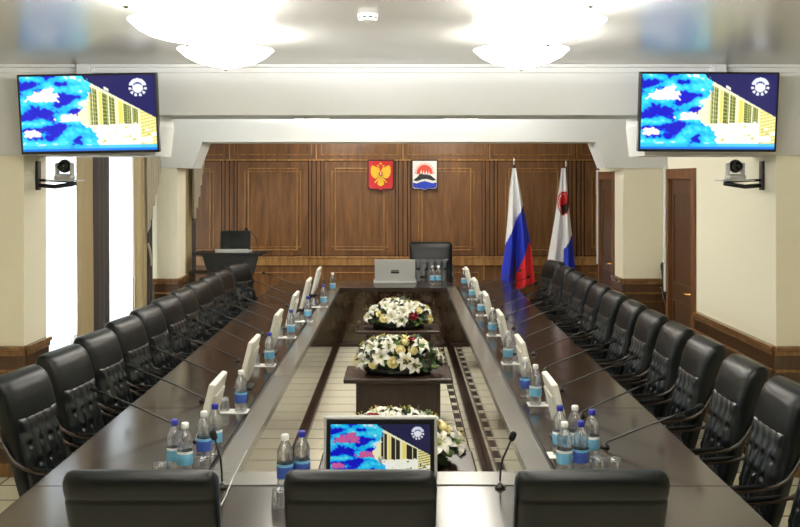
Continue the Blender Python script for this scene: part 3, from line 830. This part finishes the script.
# ------------------------------------------------------------------ flower pedestals and bouquets
def pedestal(yf_, label):
    w, hp = .93, .44
    t = thing('flower_pedestal', label, 'pedestal', (CX+.07, yf_+.29, 0), 0, 'dark pedestals inside the table ring')
    MB().box(-w/2, w/2, -.29, .29, hp-.045, hp, .012, 0, None, 3).build('plinth_top', 'pedw', t)
    b = MB().box(-.36, .36, -.23, .23, 0, hp-.045, .004)
    for x0, x1 in ((-.36, -.325), (-.25, -.235), (.235, .25), (.325, .36)): b.box(x0, x1, -.238, -.23, .03, hp-.06, .003)
    b.build('body', 'pedw', t)
    return t
petals = {}
def lily_mesh():
    mb = MB()
    for k in range(6):
        a = k*PI/3; w = .021 if k % 2 else .027
        def fn(u, v, a=a, w=w, k=k):
            r = .006+.082*v; prof = math.sin(PI*min(1, v*.93+.07))**.8
            x = (u-.5)*2*w*prof; z = .045*math.sin(v*1.9)-.025*v*v*v*1.6+(abs(u-.5)*2)**2*.009*prof+(.004 if k % 2 else 0)
            return (r*math.cos(a)-x*math.sin(a), r*math.sin(a)+x*math.cos(a), z)
        mb.grid(fn, 4, 7)
    mb.lathe([(.002, -.03), (.01, 0), (.012, .012), (.003, .02)], 8, (0, 0, 0), 1)
    for k in range(6):
        a = k*PI/3+.4
        mb.tube([(0, 0, .005), (.012*math.cos(a), .012*math.sin(a), .04), (.022*math.cos(a), .022*math.sin(a), .06)], .0015, 4, 1)
        mb.ell((.023*math.cos(a), .023*math.sin(a), .061), (.005, .005, .003), 6, 4, 2)
    return mb
def rose_mesh():
    mb = MB()
    mb.ell((0, 0, .02), (.026, .026, .028), 12, 8)
    for layer, (r0, n, hgt, op) in enumerate(((.018, 3, .05, .002), (.026, 4, .046, .008), (.034, 5, .038, .016))):
        for k in range(n):
            a0 = 2*PI*k/n+layer*.5; wid = 2*PI/n*.72
            def fn(u, v, r0=r0, a0=a0, wid=wid, hgt=hgt, op=op):
                a = a0+(u-.5)*wid*2*(1-.2*v); r = r0*(.5+.5*math.sqrt(v+.02))+op*v*v
                return (r*math.cos(a), r*math.sin(a), -.008+hgt*v-.012*(abs(u-.5)*2)**2*v)
            mb.grid(fn, 5, 5)
    mb.lathe([(.003, -.03), (.016, -.012), (.012, -.002)], 8, (0, 0, 0), 1)
    return mb
LIL = lily_mesh().build('lily', ['petal', 'core', 'stamen']); ROS = rose_mesh().build('rose', ['rose', 'leaf2']); CRI = rose_mesh().build('rose', ['crimson', 'leaf2'])
used = set()
def bouquet(yc, label, seed, extra=()):
    rnd = random.Random(seed)
    t = thing('flower_arrangement', label, 'flower arrangement', (CX+.07, yc, .44), 0, 'flower arrangements on the pedestals')
    A, B_, Hh = .39, .22, .25
    def dome(a, e, k=1.0):
        x, y, z = A*math.cos(a)*math.cos(e)*k, B_*math.sin(a)*math.cos(e)*k, .055+Hh*math.sin(e)*k
        n = Vector((x/A**2, y/B_**2, (z-.055)/Hh**2+.01)).normalized()
        return Vector((x, y, z)), n
    MB().lathe([(.002, .001), (.2, .001), (.215, .03), (.2, .05), (.002, .05)], 20, (0, 0, 0), 0, Matrix.Scale(1.4, 4, (1, 0, 0)) @ Matrix.Scale(.9, 4, (0, 1, 0))).build('tray', 'black', t)
    f = MB()
    f.lathe([(math.cos(q*PI/16)*.8, math.sin(q*PI/16)) for q in range(9)][:8]+[(.02, 1)], 20, (0, 0, 0), 0, Matrix.Translation((0, 0, .035)) @ Matrix.Diagonal((A*.85, B_*.85, Hh*.7, 1)))
    for i in range(300):
        a = rnd.random()*2*PI; e = rnd.random()**1.2*1.45
        p, n = dome(a, e, rnd.uniform(.75, .93))
        d = (n+Vector((rnd.uniform(-.9, .9), rnd.uniform(-.9, .9), rnd.uniform(-.5, .5)))).normalized()
        side = d.cross(n); side = side.normalized() if side.length > .01 else Vector((1, 0, 0)); L = rnd.uniform(.06, .12); w = rnd.uniform(.014, .026)
        def fn(u, v, p=p, d=d, side=side, n=n, L=L, w=w):
            q = p+d*L*v+side*(u-.5)*2*w*math.sin(PI*(v*.95+.03))-n*.03*v*v
            q.z = max(q.z, .006); return q
        f.grid(fn, 2, 5, 0 if rnd.random() < .75 else 1)
    for i in range(26):
        g = MB(); a = rnd.random()*2*PI; e = .15+rnd.random()*1.15
        p, n = dome(a, e, .8); L = rnd.uniform(.14, .24); s = Vector((-math.sin(a), math.cos(a), 0))
        d = (n+s*rnd.uniform(-.8, .8)+Vector((0, 0, .3))).normalized()
        pts = [p+d*L*q-Vector((0, 0, .5*L*q*q)) for q in (0, .33, .66, 1)]
        for q in pts: q.z = max(q.z, .01)
        g.tube(pts, [.0035, .003, .002, .0006], 5, 0); g.build('grass_blade', 'leaf2', t)
    f.build('foliage', ['leaf', 'leaf2'], t)
    spots = []
    tries = 0
    while len(spots) < 35 and tries < 4000:
        tries += 1
        a = rnd.random()*2*PI; e = rnd.uniform(.14, 1.5)
        p, n = dome(a, e, 1.0)
        if all((p-q).length > .083 for q, _ in spots): spots.append((p, n))
    for i, (p, n) in enumerate(spots):
        k = i % 5
        src = LIL if k in (0, 2, 3) else (CRI if (i in (9, 19)) else ROS)
        sc = rnd.uniform(.85, 1.1) if src is LIL else rnd.uniform(.8, 1.05)
        if src not in used: o = src; used.add(src)
        else: o = src.copy(); C.objects.link(o)
        o.parent = t
        o.rotation_mode = 'QUATERNION'
        o.rotation_quaternion = (n+Vector((rnd.uniform(-.25, .25), rnd.uniform(-.35, .1), rnd.uniform(-.1, .2)))).normalized().to_track_quat('Z', 'Y')
        o.location = p-n*.02; o.scale = (sc, sc, sc)
for yf_, w, sd in ((8.05, 'middle', 3), (10.6, 'farthest', 11), (5.35, 'nearest', 5)):
    pedestal(yf_, {'middle': 'dark wooden pedestal under the middle flower arrangement', 'farthest': 'dark wooden pedestal under the farthest flower arrangement', 'nearest': 'dark wooden pedestal hidden behind the framed monitor'}[w])
    bouquet(yf_+.29, {'middle': 'white lily and yellow rose arrangement on the middle pedestal', 'farthest': 'white lily and yellow rose arrangement on the farthest pedestal', 'nearest': 'lily and rose arrangement just behind the framed monitor'}[w], sd)

# ------------------------------------------------------------------ far end: flags, emblems, lectern
def flag(name, u0, Y, left, right, top_v, mfn, mats, label, pole_v, extra=None):
    # left/right: lists of (v_pixel, u_pixel) outlines of the hanging cloth
    def at(lst, v):
        for (a, x), (b, y) in zip(lst[:-1], lst[1:]):
            if a <= v <= b: return x+(y-x)*(v-a)/(b-a)
        return lst[-1][1]
    v0, v1 = left[0][0], left[-1][0]
    base = (xat(u0, Y), Y, 0)
    t = thing(name, label, 'flag', base)
    def fn(u, w):
        v = v0+(v1-v0)*w; a, b = at(left, v), at(right, v)
        x = xat(a+(b-a)*u, Y); z = zat(v+4*math.sin(u*5)*w**3, Y)
        y = Y+(.02+.07*w)*math.sin(u*13+1.5*w+.7)+.03*math.sin(u*5)-.02
        return (x-base[0], y-Y, z)
    c = MB().grid(fn, 56, 72, 0, None, True, lambda u, w: mfn(at(left, v0+(v1-v0)*w)+(at(right, v0+(v1-v0)*w)-at(left, v0+(v1-v0)*w))*u, v0+(v1-v0)*w)).build('cloth', mats, t)
    md = c.modifiers.new('thickness', 'SOLIDIFY'); md.thickness = .004
    MB().tube([(xat(u0+1, Y)-base[0], .05, .03), (xat(u0, Y)-base[0], .045, zat(pole_v+7, Y))], .014, 10).build('pole', 'armw', t)
    MB().lathe([(.012, 0), (.016, .01), (.008, .02), (.017, .05), (.013, .08), (.002, .14)], 12, (0, .045, zat(pole_v+7, Y))).build('finial', 'chrome', t)
    MB().lathe([(.17, 0), (.17, .02), (.05, .05), (.025, .12)], 20, (0, .05, 0)).build('base', 'blackm', t)
    return t
k = lambda x, y: (130+y/3.1, 380+x/3.1)
def tri(u, v):
    x, y = (u-380)*3.1, (v-130)*3.1
    if y < 235+(442-x)*(125/54): return 0
    if y < 345+(464-x)*(125/54)+4: return 1
    return 2
flag('national_flag', 514.5, 13.75, [k(411, 118), k(402, 190), k(396, 280), k(388, 370), k(377, 440), k(374, 490)], [k(421, 118), k(436, 190), k(446, 250), k(460, 320), k(470, 380), k(480, 490)][:5]+[k(480, 490)],
     0, tri, ['fwhite', 'blue', 'red'], 'white, blue and red flag hanging on a pole by the far wall', 158)
def kam(u, v):
    x, y = (u-380)*3.1, (v-130)*3.1
    e = ((x-568)/17)**2+((y-226)/37)**2
    if e < 1:
        return 3 if (y > 236+1.1*(566-x) and x > 566 and e < .8) else (0 if .55 < e < .68 and x < 572 else 2)
    if y > 325+(597-x)*1.6 and x > 569: return 1
    return 0
flag('regional_flag', 566.5, 13.75, [k(562, 118), k(553, 190), k(543, 270), k(528, 360), k(518, 420), k(506, 495)], [k(574, 118), k(580, 190), k(586, 250), k(596, 330), k(602, 400), k(606, 495)],
     0, kam, ['fwhite', 'blue', 'ered', 'black_p'], 'white flag with blue corner and round red emblem by the far wall', 160)

def shield_to(ux, vx, Y0): return lambda x, y, d: (xat(ux+x, YB), Y0-d, zat(vx+y, YB))
def shield_pts(w, h):
    pts = [(-w, 0), (w, 0), (w, h*.86)]
    pts += [(w-2.2*(1-math.cos(a)), h*.86+h*.08*math.sin(a)) for a in (PI/4, PI/2)]
    pts += [(w*.22, h*.94), (0, h), (-w*.22, h*.94)]
    pts += [(-w+2.2*(1-math.cos(a)), h*.86+h*.08*math.sin(a)) for a in (PI/2, PI/4)]
    pts += [(-w, h*.86)]
    return pts
def scaled(pts, s, cx, cy): return [(cx+(x-cx)*s, cy+(y-cy)*s) for x, y in pts]
Y1 = YB-.021
# eagle shield
t = thing('coat_of_arms', 'red shield with golden double-headed eagle on the far wall', 'emblem', (0, 0, 0))
sp = shield_pts(13.3, 32.5); f3 = shield_to(380.8, 159.5, Y1)
MB().prism(sp, f3, .03).build('shield_frame', 'erim', t)
MB().prism(scaled(sp, .9, 0, 15.5), f3, .036).build('shield_field', 'ered', t)
eg = MB(); D = .046
def poly(pts, mi=0, d=D): eg.prism(pts, f3, d, mi)
for s in (-1, 1):
    q = lambda pts: [(s*x, y) for x, y in pts]
    poly(q([(1.2, 12), (3.0, 9.5), (4.6, 7.6), (6.2, 6.6), (7.4, 6.2), (8.6, 8.2), (9.6, 10.5), (9.9, 13), (9.2, 15.6), (8.0, 17.4), (6.6, 18.6), (5.2, 19), (3.4, 18.4), (1.4, 17.2)]))
    for i, (a, L) in enumerate(((-62, 4.2), (-38, 4.0), (-14, 3.4), (10, 3.0), (34, 2.6))):
        a = math.radians(a); cx, cy = 6.6, 12.2; dx, dy = math.cos(a), math.sin(a)
        poly(q([(cx+dx*2.5-dy*.9, cy+dy*2.5*1.5+dx*.9), (cx+dx*L-dy*.55, cy+dy*L*1.6+dx*.5), (cx+dx*(L+.5), cy+dy*(L+.5)*1.6), (cx+dx*L+dy*.55, cy+dy*L*1.6-dx*.5), (cx+dx*2.5+dy*.9, cy+dy*2.5*1.5-dx*.9)]), 0, D-.002)
    poly(q([(.3, 13), (.9, 10.5), (1.5, 8.6), (2.6, 7.4), (3.7, 7.9), (4.6, 8.8), (3.5, 9.2), (2.8, 10.4), (2.4, 12.5), (1.6, 14)]), 0, D+.002)
    poly(q([(2.0, 6.9), (1.7, 5.4), (2.5, 6.0), (2.9, 5.2), (3.3, 6.0), (3.9, 5.5), (3.6, 7.1)]))
    poly(q([(1.4, 17.5), (3.6, 19.2), (5.4, 21.5), (6.6, 23.2), (5.4, 23.4), (3.6, 21.6), (1.2, 19.6)]))
    poly(q([(0, 17), (1.6, 18), (2.4, 20.5), (3.4, 24.5), (2.4, 25.4), (1.6, 26), (.8, 26.4), (0, 26.6)]))
poly([(-1.1, 5.0), (-1.4, 3.2), (-.6, 4.0), (0, 2.6), (.6, 4.0), (1.4, 3.2), (1.1, 5.0)])
poly([(-2.4, 12), (2.4, 12), (2.6, 16), (1.6, 18.5), (-1.6, 18.5), (-2.6, 16)])
eg.build('eagle', 'gold', t)
c = MB(); f = f3
c.prism([(-1.7, 12.6), (1.7, 12.6), (1.7, 15.4), (0, 16.9), (-1.7, 15.4)], f, D+.004, 0)
c.prism([(-.9, 13), (.2, 12.9), (.9, 14), (.5, 15.6), (-.8, 15.4), (-.3, 14.3)], f, D+.007, 1)
c.build('breast_shield', ['ered', 'ewhite'], t)
# volcano shield
t = thing('coat_of_arms', 'white shield with red sun, black volcanoes and blue waves', 'emblem', (0, 0, 0))
f3 = shield_to(424.6, 159.5, Y1)
MB().prism(sp, f3, .03).build('shield_frame', 'erim', t)
MB().prism(scaled(sp, .9, 0, 15.5), f3, .036).build('shield_field', 'ewhite', t)
s = MB()
s.prism([(8.1*math.cos(a), 14.5+9.3*math.sin(a)) for a in [PI+PI*i/16 for i in range(17)]], f3, .040, 0)
for i in range(13):
    a = PI+PI*(i+.5)/13
    s.prism([(8.6*math.cos(a-.07), 14.5+9.9*math.sin(a-.07)), (10*math.cos(a-.05), 14.5+11.2*math.sin(a-.05)), (10*math.cos(a+.05), 14.5+11.2*math.sin(a+.05)), (8.6*math.cos(a+.07), 14.5+9.9*math.sin(a+.07))], f3, .040, 1)
s.build('sun', ['eorange', 'esun'], t)
v = MB().prism([(-11.6, 20.8), (-7.5, 17.6), (-5.6, 15.4), (-3.6, 11.6), (-2.4, 14.4), (-1.0, 12.2), (.2, 14.6), (1.6, 12.4), (3, 14.8), (4.2, 13.2), (6, 15.8), (8.4, 18), (11.6, 20.6), (8, 21.2), (5, 20.2), (2, 19.4), (-2, 19.6), (-5, 20.8), (-8, 21.6)], f3, .042)
v.build('volcanoes', 'black_p', t)
s = MB()
for cx, cy in ((-3.6, 12.4), (-1.1, 12.9), (1.6, 13), (4.2, 13.6)):
    s.prism([(cx-1.1, cy+2.2), (cx-.5, cy), (cx, cy-2.2), (cx+.5, cy), (cx+1.2, cy+2.4), (cx, cy+1.5)], f3, .044)
s.build('snow_caps', 'ewhite', t)
MB().prism([(-11.7, 23), (-8, 24), (-4.5, 22.6), (0, 21.6), (4, 22.6), (8, 23.8), (11.7, 22.8), (11.7, 27.2), (10, 28.4), (2.4, 28.8), (0, 30.2), (-2.4, 28.8), (-10, 28.4), (-11.7, 27.2)], f3, .040).build('waves', 'eblue', t)

# lectern with notebook
LYc = 12.95
t = thing('lectern', 'wide dark lectern in the far left corner carrying a notebook', 'lectern', (xat(231, LYc), LYc, 0))
w = .46
MB().box(-w-.02, w, -.22, .28, 1.115, 1.145, .006).build('top', 'blackm', t)
MB().prism([(-.36, 1.115), (.40, 1.115), (.34, .86), (-.29, .86)], lambda x, y, d: (x, -.16+d, y), .03).build('front_panel', 'black', t)
MB().box(-.25, .28, -.12, .2, .0, .86, .006).build('pedestal', 'pedw', t)
MB().box(-.56, -.26, -.14, .16, .855, .88, .004).box(-.55, -.52, -.1, .1, 0, .855, .003).build('side_shelf', 'black', t)
n = thing('black_notebook', 'open laptop with dark screen and pale base on the lectern', 'laptop', (xat(234, LYc), LYc-.05, 1.1455))
MB().box(-.225, .225, -.13, .18, 0, .022, .005).box(-.225, .225, -.14, -.13, 0, .05, .003).build('keyboard_base', 'silver', n)
R = Matrix.Rotation(math.radians(-12), 4, 'X')
ldd = MB().box(-.21, .21, .0, .014, .0, .265, .004, 0, Matrix.Translation((0, .13, .025)) @ R).build('lid', 'black', n)
MB().box(-.195, .195, -.0015, .0005, .015, .25, 0, 0, Matrix.Translation((0, .13, .025)) @ R).build('screen', 'dark_screen', ldd)
lm = mic_proto('gooseneck_microphone', [(0, 0, .03), (0, 0, .1), (-.02, 0, .19), (-.08, -.01, .27), (-.13, -.02, .3)], 0)
lm.location = (xat(258, LYc), LYc-.05, 1.1455); lm['label'] = 'black gooseneck microphone standing on the lectern'

# ------------------------------------------------------------------ world and view
w = bpy.data.worlds.new('daylight'); bpy.context.scene.world = w; w.use_nodes = True
bg = w.node_tree.nodes['Background']; bg.inputs[0].default_value = (.86, .93, 1, 1); bg.inputs[1].default_value = 6.5
sc = bpy.context.scene
sc.view_settings.view_transform = 'Standard'; sc.view_settings.look = 'None'; sc.view_settings.gamma = 1; sc.view_settings.exposure = .32
sc.view_settings.use_curve_mapping = False
sc.cycles.use_denoising = True
sc.cycles.max_bounces = 10; sc.cycles.transparent_max_bounces = 24; sc.cycles.glossy_bounces = 5; sc.cycles.diffuse_bounces = 5
sc.cycles.sample_clamp_indirect = 6; sc.cycles.caustics_reflective = False; sc.cycles.caustics_refractive = False
